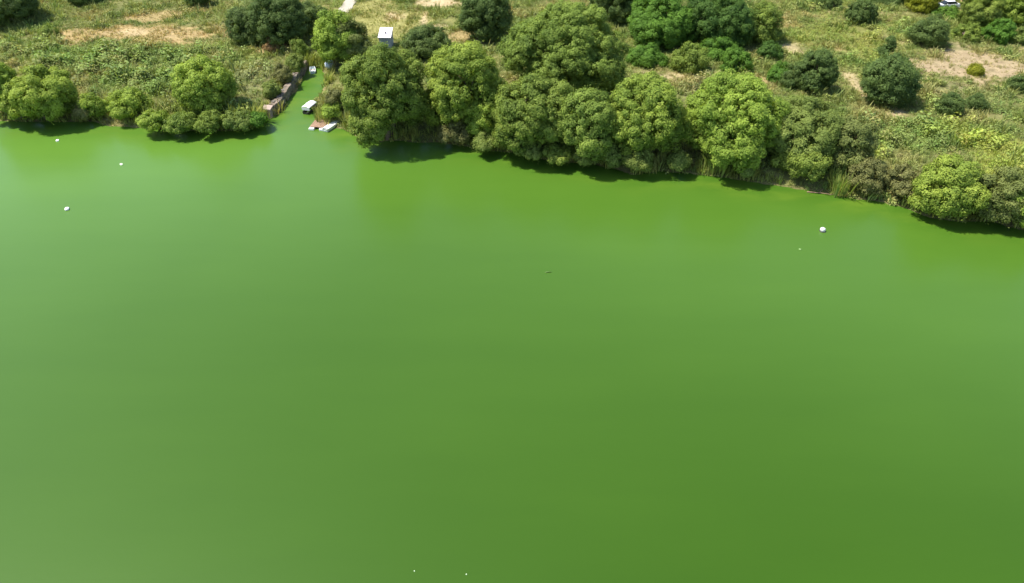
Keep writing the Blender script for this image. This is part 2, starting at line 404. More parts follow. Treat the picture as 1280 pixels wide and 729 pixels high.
LEAF = {
    'L':  leaf_mat("lime_leaf", (0.122, 0.200, 0.025), (0.375, 0.49, 0.076)),
    'L2': leaf_mat("green_willow_leaf", (0.105, 0.180, 0.025), (0.34, 0.44, 0.070)),
    'M':  leaf_mat("olive_leaf", (0.088, 0.145, 0.023), (0.280, 0.365, 0.066)),
    'D':  leaf_mat("dark_leaf", (0.056, 0.100, 0.026), (0.160, 0.230, 0.060)),
    'D2': leaf_mat("deep_green_leaf", (0.045, 0.105, 0.020), (0.12, 0.22, 0.042)),
    'G':  leaf_mat("fresh_leaf", (0.06, 0.14, 0.018), (0.16, 0.30, 0.040)),
    'P':  leaf_mat("pale_leaf", (0.125, 0.18, 0.038), (0.27, 0.34, 0.080)),
    'B':  leaf_mat("brownish_leaf", (0.105, 0.118, 0.038), (0.26, 0.265, 0.090)),
    'B2': leaf_mat("dull_leaf", (0.100, 0.135, 0.034), (0.24, 0.28, 0.078)),
    'B3': leaf_mat("rust_leaf", (0.20, 0.13, 0.050), (0.40, 0.26, 0.110)),
    'Y':  leaf_mat("ochre_leaf", (0.14, 0.17, 0.015), (0.29, 0.32, 0.025)),
}
BARK = plain("bark", (0.16, 0.12, 0.085), 0.9, 0.4, 8.0, bump=0.6)

def cover_mat():
    m, nt, N, L = new_mat("undergrowth_leaf")
    a = N.new("ShaderNodeAttribute"); a.attribute_type = 'INSTANCER'; a.attribute_name = "tint"
    v = N.new("ShaderNodeAttribute"); v.attribute_name = "var"
    k = ramp(N, L, v.outputs["Fac"], [(0.0, (0.75, 0.75, 0.75)), (1.0, (1.2, 1.2, 1.2))])
    leaf_surface(N, L, mix(N, L, 1.0, a.outputs["Color"], k, 'MULTIPLY'), 0.3, 0.6)
    return m
COVER = cover_mat()

def ground_mat():
    m, nt, N, L = new_mat("bank_soil")
    out = N.new("ShaderNodeOutputMaterial"); p = N.new("ShaderNodeBsdfPrincipled")
    a = N.new("ShaderNodeAttribute"); a.attribute_name = "soil"
    tc = N.new("ShaderNodeTexCoord").outputs["Object"]
    n1 = noise(N, L, 0.9, 6, tc); n2 = noise(N, L, 5.0, 4, tc)
    k = ramp(N, L, n1, [(0.3, (0.72, 0.70, 0.66)), (0.7, (1.22, 1.2, 1.16))])
    k2 = ramp(N, L, n2, [(0.3, (0.8, 0.8, 0.78)), (0.7, (1.18, 1.18, 1.18))])
    c = mix(N, L, 1.0, mix(N, L, 1.0, a.outputs["Color"], k, 'MULTIPLY'), k2, 'MULTIPLY')
    L.new(c, p.inputs["Base Color"]); p.inputs["Roughness"].default_value = 0.95
    p.inputs["Specular IOR Level"].default_value = 0.1
    b = N.new("ShaderNodeBump"); b.inputs["Strength"].default_value = 0.7; b.inputs["Distance"].default_value = 0.12
    L.new(n2, b.inputs["Height"]); L.new(b.outputs[0], p.inputs["Normal"])
    L.new(p.outputs[0], out.inputs[0]); return m

def water_mat():
    m, nt, N, L = new_mat("algae_water")
    out = N.new("ShaderNodeOutputMaterial"); p = N.new("ShaderNodeBsdfPrincipled")
    tc = N.new("ShaderNodeTexCoord").outputs["Object"]
    mp = N.new("ShaderNodeMapping"); mp.inputs["Scale"].default_value = (1.0, 2.2, 1.0); L.new(tc, mp.inputs["Vector"])
    big = noise(N, L, 0.02, 3, mp.outputs[0], 0.5)
    c = ramp(N, L, big, [(0.3, (0.0255, 0.070, 0.0025)), (0.7, (0.030, 0.079, 0.0035))])
    bl = N.new("ShaderNodeAttribute"); bl.attribute_name = "bloom"
    c = mix(N, L, bl.outputs["Fac"], c, (0.077, 0.168, 0.020))  # paler tone for denser algae and for sky sheen painted into the colour
    sc = N.new("ShaderNodeAttribute"); sc.attribute_name = "scum"
    patch = noise(N, L, 0.16, 5, mp.outputs[0], 0.6)
    st = N.new("ShaderNodeMapping"); st.inputs["Scale"].default_value = (0.35, 1.6, 1.0); st.inputs["Rotation"].default_value = (0, 0, 0.25); L.new(tc, st.inputs["Vector"])
    drift = noise(N, L, 0.11, 6, st.outputs[0], 0.62)
    c = mix(N, L, 1.0, c, ramp(N, L, drift, [(0.35, (0.97, 0.978, 0.965)), (0.65, (1.03, 1.022, 1.035))]), 'MULTIPLY')
    pr = ramp(N, L, patch, [(0.42, (0, 0, 0)), (0.66, (1, 1, 1))])
    f = N.new("ShaderNodeMath"); f.operation = 'MULTIPLY'; L.new(sc.outputs["Fac"], f.inputs[0]); L.new(pr, f.inputs[1])
    c = mix(N, L, f.outputs[0], c, (0.095, 0.162, 0.014))
    L.new(c, p.inputs["Base Color"])
    p.inputs["IOR"].default_value = 1.33
    rg = N.new("ShaderNodeMapRange"); rg.inputs[3].default_value = 0.29; rg.inputs[4].default_value = 0.45
    L.new(f.outputs[0], rg.inputs[0]); L.new(rg.outputs[0], p.inputs["Roughness"])
    r1 = noise(N, L, 1.3, 3, mp.outputs[0]); b = N.new("ShaderNodeBump")
    b.inputs["Strength"].default_value = 0.06; b.inputs["Distance"].default_value = 0.05
    L.new(r1, b.inputs["Height"]); L.new(b.outputs[0], p.inputs["Normal"])
    L.new(p.outputs[0], out.inputs[0]); return m

# ------------------------------------------------------------------ terrain and water
def axis(lo, hi, step, far):
    mid = np.arange(lo, hi + step / 2, step)
    left = lo - np.cumsum(np.geomspace(step * 2, far * 0.35, 12)); right = hi + np.cumsum(np.geomspace(step * 2, far * 0.35, 12))
    return np.concatenate([left[::-1], mid, right])
def grid_faces(nx, ny):
    i = np.arange(ny - 1)[:, None] * nx + np.arange(nx - 1)[None, :]
    return np.stack([i, i + 1, i + 1 + nx, i + nx], -1).reshape(-1, 4)
gx = axis(-125, 125, 0.6, 2500); gy = axis(58, 186, 0.6, 2500)
X, Y = np.meshgrid(gx, gy); X = X.ravel(); Y = Y.ravel()
D = shore_distance(X, Y)
Z = ground_z(X, Y, D)
W = zones(X, Y)
soil = np.tile(np.array([[0.135, 0.145, 0.050]]), (len(X), 1))
nn = fbm(X, Y, 6, 4)
soil = mixc(soil, (0.22, 0.20, 0.085), np.where((np.abs(X) < 125) & (Y < 186), smooth(0.5, 0.7, nn), 0.35))
for k, c in (('lush', (0.085, 0.12, 0.035)), ('pale', (0.17, 0.17, 0.08)), ('yellow', (0.21, 0.22, 0.06)), ('mown', (0.25, 0.24, 0.085)),
             ('dry', (0.33, 0.25, 0.12)), ('sand', (0.42, 0.335, 0.20)), ('plot', (0.33, 0.255, 0.165)), ('earth', (0.36, 0.21, 0.13)), ('mud', (0.30, 0.25, 0.11))):
    soil = mixc(soil, c, W[k])
wet = D + wobble(X, Y)
soil = mixc(soil, (0.15, 0.135, 0.06), (1 - smooth(0.05, 0.9, wet)) * 0.75)
ground = bpy.data.objects.new("ground", raw_mesh("ground", np.stack([X, Y, Z], 1), grid_faces(len(gx), len(gy)), 4, ground_mat(), True, {"soil": soil}))
link(ground); tag(ground, "uneven lake bank of grass, weeds and bare soil", kind="structure")

wx = axis(-125, 125, 2.0, 2500); wy = axis(10, 130, 1.5, 2500)
X2, Y2 = np.meshgrid(wx, wy); X2 = X2.ravel(); Y2 = Y2.ravel()
D2 = -shore_distance(X2, Y2)
scum = 0.7 * (1 - smooth(0.3, 6.0, D2))
west_sheen = 1 - smooth(-62, 12, X2 + (Y2 - 50) * 0.2)  # paler on the sun side: sheen painted into the water colour
bloom = (1 - smooth(-6, 58, D2 + (fbm(X2, Y2, 30, 3) - 0.5) * 14)) * (0.62 + 0.38 * west_sheen) + 0.30 * west_sheen  # algae thickening towards the bank, with pale sky reflection painted in
bloom = np.clip(bloom, 0, 1) * (0.72 + 0.28 * smooth(0, 6, D2))
water = bpy.data.objects.new("water", raw_mesh("water", np.stack([X2, Y2, np.zeros(len(X2))], 1), grid_faces(len(wx), len(wy)), 4, water_mat(), True, {"scum": scum, "bloom": bloom}))
link(water); tag(water, "opaque green lake water thick with algae", kind="structure")

# pale concrete track coming down from the top
TRK = [SPOT['track_a'], SPOT['track_b'], SPOT['track_c']]
tv = []; tf = []
for i in range(13):
    t = i / 12 * 2; k = min(int(t), 1); q = t - k
    x = TRK[k][0] * (1 - q) + TRK[k + 1][0] * q; y = TRK[k][1] * (1 - q) + TRK[k + 1][1] * q
    w = 1.15 + 0.12 * math.sin(i * 2.1)
    for s in (-1, 1): tv.append((x + s * w, y, gz(x + s * w, y) + 0.10))
    if i: b = 2 * i; tf.append((b - 2, b - 1, b + 1, b))
n0 = len(tv)
tv += [(x, y, z - 0.35) for x, y, z in tv]
for i in range(12):
    b = 2 * i
    tf.append((b, b + 2, b + 2 + n0, b + n0)); tf.append((b + 1, b + 1 + n0, b + 3 + n0, b + 3))
tf.append((0, n0, n0 + 1, 1)); tf.append((24, 25, n0 + 25, n0 + 24))
track = link(bpy.data.objects.new("path", py_mesh("path", tv, tf, plain("pale_track", (0.38, 0.34, 0.27), 0.9, 0.15, 1.5))))
tag(track, "short pale concrete track at the top beside the dark grove", kind="structure")

# ------------------------------------------------------------------ foliage builder
def unit(v): return v / np.maximum(np.linalg.norm(v, axis=1, keepdims=True), 1e-9)
def leaf_quads(rng, pos, nrm, length, width):
    n = len(pos)
    r = unit(rng.normal(size=(n, 3)))
    t = unit(np.cross(nrm, r)); s = np.cross(nrm, t)
    ln = length[:, None] * 0.5; wd = width[:, None] * 0.5
    bend = nrm * (-0.18 * length[:, None])
    v = np.stack([pos - t * ln + bend, pos - s * wd, pos + t * ln + bend, pos + s * wd], 1).reshape(-1, 3)
    f = np.arange(4 * n).reshape(n, 4)
    return v, f
def leaf_tris(rng, pos, nrm, length, width):
    n = len(pos)
    r = unit(rng.normal(size=(n, 3)))
    t = unit(np.cross(nrm, r)); s = np.cross(nrm, t)
    ln = length[:, None] * 0.55; wd = width[:, None] * 0.55
    bend = nrm * (-0.15 * length[:, None])
    v = np.stack([pos - t * ln + bend, pos + t * ln * 0.8 - s * wd, pos + t * ln * 0.8 + s * wd], 1).reshape(-1, 3)
    return v, np.arange(3 * n).reshape(n, 3)
def crown_geometry(seed, a, b, form, leaf=0.30, ragged=False):
    """crown centred on the origin, a = half width, b = half height"""
    rng = np.random.default_rng(seed)
    m = min(a, b)
    big = a > 2.8
    # a crown is a few overlapping masses, each carrying rounded lobes
    if form == 'conifer':
        K = 26
        hh = rng.uniform(-1, 1, K); rad = (1 - hh) * 0.5
        ang = rng.uniform(0, 6.28, K)
        lc = np.stack([np.cos(ang) * rad * a * 0.75, np.sin(ang) * rad * a * 0.75, hh * b * 0.9], 1)
        lr = 0.16 * a + 0.34 * a * rad
    else:
        low = form == 'shrub'
        masses = [(np.array([rng.uniform(-.12, .12) * a, rng.uniform(-.12, .12) * a, 0.0]), (0.72 if low else 0.88) * a, b * (0.92 if low else 1.0))]
        nm = int(rng.integers(3, 6)); a0 = rng.uniform(0, 6.28)
        for k in range(nm):
            an = a0 + 6.28 * k / nm + rng.uniform(-.5, .5); q = rng.uniform(0.40, 0.58) * a
            ra = rng.uniform(0.34, 0.52) * a; rb = b * rng.uniform(0.45, 0.8)
            masses.append((np.array([math.cos(an) * q, math.sin(an) * q, -(b - rb) * rng.uniform(0.35, 0.95)]), ra, rb))
        lc = []; lr = []
        for (mc, ra, rb) in masses:
            mm = min(ra, rb)
            K = int(np.clip(8 + 1.3 * ra * ra, 7, 26))
            i = np.arange(K) + 0.5
            ph = np.arccos(1 - 1.5 * i / K); th = math.pi * (1 + 5 ** 0.5) * i + rng.uniform(0, 6.28)
            d = np.stack([np.cos(th) * np.sin(ph), np.sin(th) * np.sin(ph), np.cos(ph)], 1)
            d = unit(d + rng.normal(size=d.shape) * 0.22)
            rad = rng.uniform(0.52, 0.86, K)
            lc.append(mc + d * rad[:, None] * np.array([ra, ra, rb]))
            lr.append(np.minimum(mm * np.clip(1 - rad, 0.16, 0.42) * rng.uniform(0.75, 1.35, K) + 0.08 * ra, 1.9))
        lc = np.concatenate(lc); lr = np.concatenate(lr)
        K = len(lc)
    # clumps on the lobes
    pc = []; pd = []; cl = []
    for k in range(K):
        area = 4 * math.pi * lr[k] ** 2
        nc = max(6, int(area / (1.15 if big else 0.55)))
        u = unit(rng.normal(size=(nc, 3)))
        out = unit(lc[k][None, :] / np.array([a, a, b]) + 1e-6)
        u = unit(u + out * 0.55)
        q = lc[k] + u * lr[k] * rng.uniform(0.85, 1.08, (nc, 1))
        keep = np.ones(nc, bool)
        for j in range(K):
            if j != k:
                keep &= np.linalg.norm(q - lc[j], axis=1) > lr[j] * 0.86
        keep &= q[:, 2] > -b * 1.0
        pc.append(q[keep]); pd.append(u[keep]); cl.append(np.full(keep.sum(), k))
    pc = np.concatenate(pc); pd = np.concatenate(pd); cl = np.concatenate(cl)
    nc = len(pc)
    rc = (0.30 + 0.56 * rng.random(nc) ** 1.2) * (1.0 if big else 0.68)
    per = np.maximum(14, (rc * rc * (270 if big else 350)).astype(int))
    idx = np.repeat(np.arange(nc), per); n = len(idx)
    u = unit(rng.normal(size=(n, 3)) + pd[idx] * 0.75 + np.array([0, 0, 0.25]))
    pos = pc[idx] + u * (rc[idx] * rng.uniform(0.62, 1.05, n))[:, None] * np.array([1.1, 1.1, 0.85])
    nrm = unit(u * 1.0 + pd[idx] * 0.3 + rng.normal(size=(n, 3)) * 0.27 + np.array([0, 0, 0.2]))
    ln = leaf * rng.uniform(0.65, 1.25, n); wd = ln * rng.uniform(0.42, 0.62, n)
    lobe_v = rng.uniform(-0.24, 0.24, K); clump_v = rng.uniform(-0.2, 0.2, nc)
    var = np.clip(0.5 + lobe_v[cl[idx]] + clump_v[idx] + rng.uniform(-0.24, 0.24, n), 0, 1)
    # stray sprays that break the outline
    ns = int(nc * (9.0 if ragged else 4.0))
    js = rng.integers(0, nc, ns)
    sp = pc[js] + unit(pd[js] + rng.normal(size=(ns, 3)) * 0.5) * (rc[js] * (0.9 + (1.7 if ragged else 0.9) * rng.random(ns) ** 1.5))[:, None]
    # inner leaves that fill the volume
    ni = int(n * 0.10)
    ji = rng.integers(0, K, ni)
    ip = lc[ji] + unit(rng.normal(size=(ni, 3))) * (lr[ji] * rng.uniform(0.4, 0.85, ni))[:, None]
    inr = unit(rng.normal(size=(ni, 3)) + unit(ip) * 0.6)
    pos = np.concatenate([pos, sp, ip]); nrm = np.concatenate([nrm, unit(rng.normal(size=(ns, 3)) + pd[js]), inr])
    ln = np.concatenate([ln, leaf * rng.uniform(0.6, 1.1, ns), 0.62 * rng.uniform(0.7, 1.2, ni)])
    wd = np.concatenate([wd, leaf * rng.uniform(0.3, 0.5, ns), 0.45 * rng.uniform(0.7, 1.2, ni)])
    var = np.concatenate([var, rng.uniform(0.3, 0.8, ns), rng.uniform(0.2, 0.7, ni)])
    v, f = leaf_tris(rng, pos, nrm, ln, wd)
    return v, f, np.repeat(var, 3), lc, lr
def wood_shape(seed, lc, a, b, base, crown_c, stems):
    """trunk(s) from the base point to the lobes, in the thing's own coordinates"""
    rng = np.random.default_rng(seed + 900)
    s = Shape()
    c = np.array(crown_c)
    r0 = 0.055 * a + 0.05
    forks = []
    for k in range(stems):
        off = rng.normal(size=2) * 0.22 * (stems > 1)
        p0 = Vector((off[0] * a * 0.3, off[1] * a * 0.3, -0.25))
        p2 = Vector((c[0] + off[0] * a * 1.2, c[1] + off[1] * a * 1.2, max(c[2] - b * 0.35, 0.25)))
        p1 = p0.lerp(p2, 0.5) + Vector((rng.normal() * 0.12, rng.normal() * 0.12, 0))
        s.tube([p0, p1, p2], [r0 * 1.25 / stems ** 0.5, r0 / stems ** 0.5, r0 * 0.8 / stems ** 0.5], 8)
        forks.append(p2)
    for j in range(len(lc)):
        q = Vector(tuple(lc[j] * 0.95 + c)); f = forks[j % len(forks)]
        if (q - f).length < 0.2: continue
        mid = f.lerp(q, 0.5) + Vector((0, 0, 0.12 * a * rng.uniform(0.2, 1)))
        s.tube([f, mid, q], [r0 * 0.5, r0 * 0.32, 0.025], 5)
    return s
def make_plant(i, spec):
    x, y, a, b, c0, kind, form, label = spec
    top = form in ('willow', 'broadleaf_tree', 'conifer')
    bx, by = x, y
    for _ in range(60):
        if float(shore_distance(np.array([bx]), np.array([by]))[0]) > 0.7: break
        by += 0.3
    z = gz(bx, by)
    name = {'willow': 'willow_tree', 'broadleaf_tree': 'broadleaf_tree', 'conifer': 'conifer_tree', 'shrub': 'shrub'}[form]
    t = empty(name, (bx, by, z))
    tag(t, label, 'shrub' if form == 'shrub' else 'tree', 'willows along the shore' if form == 'willow' else ('shrubs on the bank' if form == 'shrub' else 'trees behind the shore'))
    v, f, var, lc, lr = crown_geometry(100 + i, max(a * 0.97 - 0.12, a * 0.78), max(b * 0.98 - 0.15, b * 0.8), form, 0.245 if a > 2.8 else 0.20, kind in ('D', 'D2'))
    c = (x - bx, y - by, (1.3 - z) + c0 + b)
    v = v + np.array(c)
    q = v.reshape(-1, 3, 3)
    ok = (q[:, :, 2].min(1) + z) > np.where(q[:, 0, 1] > -1.5, z - 0.35, 0.08)
    v = q[ok].reshape(-1, 3); var = var.reshape(-1, 3)[ok].ravel(); f = np.arange(len(v)).reshape(-1, 3)
    part = 'crown' if top else 'foliage'
    link(bpy.data.objects.new(part, raw_mesh(part, v, f, 3, LEAF[kind], False, {"var": var})), t)
    wname = 'trunk' if top else 'stem'
    stems = 1 if form in ('broadleaf_tree', 'conifer') else (2 if form == 'willow' else 3)
    wood_shape(i, lc, a, b, (0, 0, 0), c, stems).obj(wname, BARK, t, True)
    return len(f)
tris = 0
for i, s in enumerate(TREES):
    tris += make_plant(i, s)
print("crown triangles", tris)

# ------------------------------------------------------------------ undergrowth
protos = bpy.data.collections.new("undergrowth_clumps")      # only a source of shapes, not part of the scene
def proto(name, v, f, var):
    me = raw_mesh(name, v, f, 4, COVER, False, {"var": var})
    protos.objects.link(bpy.data.objects.new(name, me))
def weed_clump(seed, h, r, n, leaf):
    rng = np.random.default_rng(seed)
    u = unit(rng.normal(size=(n, 3)) + np.array([0, 0, 0.7])); u[:, 2] = np.abs(u[:, 2])
    p = u * np.array([r, r, h]) * rng.uniform(0.55, 1.05, (n, 1))
    nr = unit(u + rng.normal(size=(n, 3)) * 0.4 + np.array([0, 0, 0.5]))
    ln = leaf * rng.uniform(0.7, 1.3, n)
    v, f = leaf_quads(rng, p, nr, ln, ln * 0.6)
    return v, f, np.repeat(rng.random(n), 4)
def blade_clump(seed, h, r, n, w, lean=0.35):
    rng = np.random.default_rng(seed)
    vs = []
    for k in range(n):
        a = rng.uniform(0, 6.28); q = r * math.sqrt(rng.random())
        b = np.array([math.cos(a) * q, math.sin(a) * q, 0.0]); hh = h * rng.uniform(0.6, 1.1)
        l = np.array([math.cos(a + rng.normal() * 0.6), math.sin(a + rng.normal() * 0.6), 0]) * hh * lean * rng.uniform(0.3, 1.5)
        s = np.array([-math.sin(a), math.cos(a), 0]) * w
        m = b + l * 0.35 + np.array([0, 0, hh * 0.6]); t = b + l + np.array([0, 0, hh])
        vs += [b - s * 0.5, b + s * 0.5, m + s * 0.5, m - s * 0.5, m - s * 0.5, m + s * 0.5, t + s * 0.12, t - s * 0.12]
    v = np.array(vs); f = np.arange(len(v)).reshape(-1, 4)
    return v, f, np.repeat(rng.random(n), 8)
proto("a_weed", *weed_clump(1, 0.55, 0.42, 28, 0.19))
proto("b_weed", *weed_clump(2, 1.05, 0.50, 42, 0.20))
proto("c_weed", *weed_clump(3, 0.40, 0.55, 26, 0.18))
proto("d_grass", *blade_clump(4, 0.45, 0.28, 14, 0.05))
proto("e_grass", *blade_clump(5, 0.30, 0.34, 14, 0.05, 0.7))
proto("f_reed", *blade_clump(6, 1.5, 0.35, 14, 0.07, 0.3))
proto("g_grass", *blade_clump(7, 0.75, 0.30, 14, 0.06, 0.55))

def cover(name, label, pts, tint, rot, scl, idx):
    me = bpy.data.meshes.new(name)
    n = len(pts)
    me.vertices.add(n); me.vertices.foreach_set("co", pts.astype(np.float32).ravel())
    a = me.attributes.new("tint", 'FLOAT_COLOR', 'POINT'); a.data.foreach_set("color", np.concatenate([tint, np.ones((n, 1))], 1).astype(np.float32).ravel())
    a = me.attributes.new("turn", 'FLOAT_VECTOR', 'POINT'); a.data.foreach_set("vector", rot.astype(np.float32).ravel())
    a = me.attributes.new("size", 'FLOAT_VECTOR', 'POINT'); a.data.foreach_set("vector", scl.astype(np.float32).ravel())
    a = me.attributes.new("pick", 'INT', 'POINT'); a.data.foreach_set("value", idx.astype(np.int32))
    me.materials.append(COVER)
    o = link(bpy.data.objects.new(name, me)); tag(o, label, "undergrowth", kind="stuff")
    ng = bpy.data.node_groups.new(name, 'GeometryNodeTree')
    ng.interface.new_socket("Geometry", in_out='INPUT', socket_type='NodeSocketGeometry')
    ng.interface.new_socket("Geometry", in_out='OUTPUT', socket_type='NodeSocketGeometry')
    N, L = ng.nodes, ng.links
    gi = N.new("NodeGroupInput"); go = N.new("NodeGroupOutput")
    ci = N.new("GeometryNodeCollectionInfo"); ci.inputs["Collection"].default_value = protos
    ci.inputs["Separate Children"].default_value = True; ci.inputs["Reset Children"].default_value = True
    ip = N.new("GeometryNodeInstanceOnPoints"); ip.inputs["Pick Instance"].default_value = True
    def named(nm, ty):
        q = N.new("GeometryNodeInputNamedAttribute"); q.data_type = ty; q.inputs["Name"].default_value = nm
        return q.outputs["Attribute"]
    e2r = N.new("FunctionNodeEulerToRotation"); L.new(named("turn", 'FLOAT_VECTOR'), e2r.inputs[0])
    L.new(gi.outputs[0], ip.inputs["Points"]); L.new(ci.outputs[0], ip.inputs["Instance"])
    L.new(named("pick", 'INT'), ip.inputs["Instance Index"]); L.new(e2r.outputs[0], ip.inputs["Rotation"]); L.new(named("size", 'FLOAT_VECTOR'), ip.inputs["Scale"])
    L.new(ip.outputs[0], go.inputs[0])
    md = o.modifiers.new("scatter", 'NODES'); md.node_group = ng
    return o

rng = np.random.default_rng(5)
STEP = 0.44
px, py = np.meshgrid(np.arange(-118, 118, STEP), np.arange(62, 182, STEP))
px = px.ravel() + rng.uniform(-0.5, 0.5, px.size) * STEP; py = py.ravel() + rng.uniform(-0.5, 0.5, py.size) * STEP
near = np.abs(px) < 0.66 * (py * 0.79 + 28) + 14
px, py = px[near], py[near]
dd = shore_distance(px, py); wetd = dd + wobble(px, py)
land = wetd > 0.12
px, py, dd, wetd = px[land], py[land], dd[land], wetd[land]
Wz = zones(px, py)
# keep the track, the shed floor and the car's parking spot clear
clear = np.zeros(len(px), bool)
for (sx, sy, rx, ry) in ((SPOT['shed'][0], SPOT['shed'][1] + 1.6, 1.5, 2.1), (SPOT['car'][0], SPOT['car'][1], 2.6, 1.6), (SPOT['plot_car'][0], SPOT['plot_car'][1], 2.6, 1.6)):
    clear |= (np.abs(px - sx) < rx) & (np.abs(py - sy) < ry)
for k in range(2):
    (ax, ay), (bx, by) = TRK[k], TRK[k + 1]
    t = np.clip((py - ay) / (by - ay), 0, 1); clear |= (np.abs(px - (ax + (bx - ax) * t)) < 1.25) & (py > min(ay, by)) & (py < max(ay, by))
bare = np.maximum.reduce([Wz['sand'], Wz['plot'] * 0.97, Wz['earth'], Wz['mud'] * 0.9])
dens = (1 - bare ** 1.5 * 0.86) * (1 - 0.25 * Wz['dry'])
gap = fbm(px + 200, py, 3.2, 3)
dens = dens * smooth(0.20, 0.42, gap + 0.16 * Wz['lush'])
keep = (rng.random(len(px)) < dens) & ~clear
px, py, dd, wetd = px[keep], py[keep], dd[keep], wetd[keep]
Wz = {k: v[keep] for k, v in Wz.items()}
n = len(px)
tint = np.tile(np.array([[0.235, 0.275, 0.080]]), (n, 1))
v1 = fbm(px, py, 7, 4); v2 = fbm(px - 70, py + 33, 2.4, 3)
tint = mixc(tint, (0.30, 0.27, 0.10), smooth(0.50, 0.68, v1) * 0.75)
tint = mixc(tint, (0.11, 0.185, 0.045), smooth(0.52, 0.66, v2) * 0.6)
for k, c in (('lush', (0.150, 0.222, 0.052)), ('pale', (0.235, 0.255, 0.110)), ('yellow', (0.285, 0.330, 0.055)), ('mown', (0.260, 0.265, 0.070)), ('dry', (0.40, 0.31, 0.14)), ('sand', (0.40, 0.32, 0.15)), ('plot', (0.33, 0.28, 0.12)), ('mud', (0.27, 0.26, 0.08))):
    w = Wz[k] * (0.9 if k != 'lush' else 0.85)
    tint = mixc(tint, c, np.clip(w * rng.uniform(0.55, 1.15, n), 0, 1))
fringe = (1 - Wz['mud']) * (1 - smooth(0.6, 3.5, wetd)) * smooth(0.25, 0.5, fbm(px, py + 90, 4, 3))
tint = mixc(tint, (0.24, 0.27, 0.055), fringe * 0.7)
tint *= 1.2 * rng.uniform(0.82, 1.18, (n, 1)) * (1 + rng.normal(size=(n, 3)) * 0.05)
tint = np.clip(tint, 0.01, 0.7)
r = rng.random(n)
idx = np.where(r < 0.30, 3, np.where(r < 0.55, 4, np.where(r < 0.75, 2, np.where(r < 0.9, 0, 6))))
lw = np.maximum(Wz['lush'], np.maximum(0.8 * Wz['pale'], 0.55 * Wz['yellow']))
pick_l = np.where(r < 0.35, 0, np.where(r < 0.62, 1, np.where(r < 0.85, 2, 6)))
idx = np.where(rng.random(n) < lw, pick_l, idx)
short = np.maximum.reduce([Wz['mown'], Wz['sand'], Wz['plot'], 0.7 * Wz['dry']])
idx = np.where(rng.random(n) < short, np.where(r < 0.4, 3, 4), idx)
idx = np.where(rng.random(n) < fringe * 0.55, 5, idx)
sc = rng.uniform(0.7, 1.25, n) * (0.75 + 0.9 * smooth(0.4, 0.7, fbm(px + 5, py + 5, 2.8, 3)))
sc = np.where(short > 0.5, sc * 0.6, sc) * (1 + 0.35 * Wz['lush']) * (1 + 0.2 * (1 - smooth(1.0, 4.5, wetd)) * (px < -30) * (idx != 5))
scl = np.stack([sc * 1.05, sc * 1.05, sc * rng.uniform(0.8, 1.25, n)], 1)
rot = np.stack([rng.normal(size=n) * 0.16, rng.normal(size=n) * 0.16, rng.uniform(0, 6.28, n)], 1)
pts = np.stack([px, py, ground_z(px, py) - 0.03], 1)
lush = (Wz['lush'] > 0.35) & (idx != 5)
reed = idx == 5
rest = ~lush & ~reed
for nm, lb, sel in (("weed_cover", "dense mass of green weeds covering the bank", lush),
                    ("reed_fringe", "reeds and tall grass fringing the waterline", reed),
                    ("field_grass", "rough grass and dry straw over the fields", rest)):
    cover(nm, lb, pts[sel], tint[sel], rot[sel], scl[sel], idx[sel])
print("clumps", n)

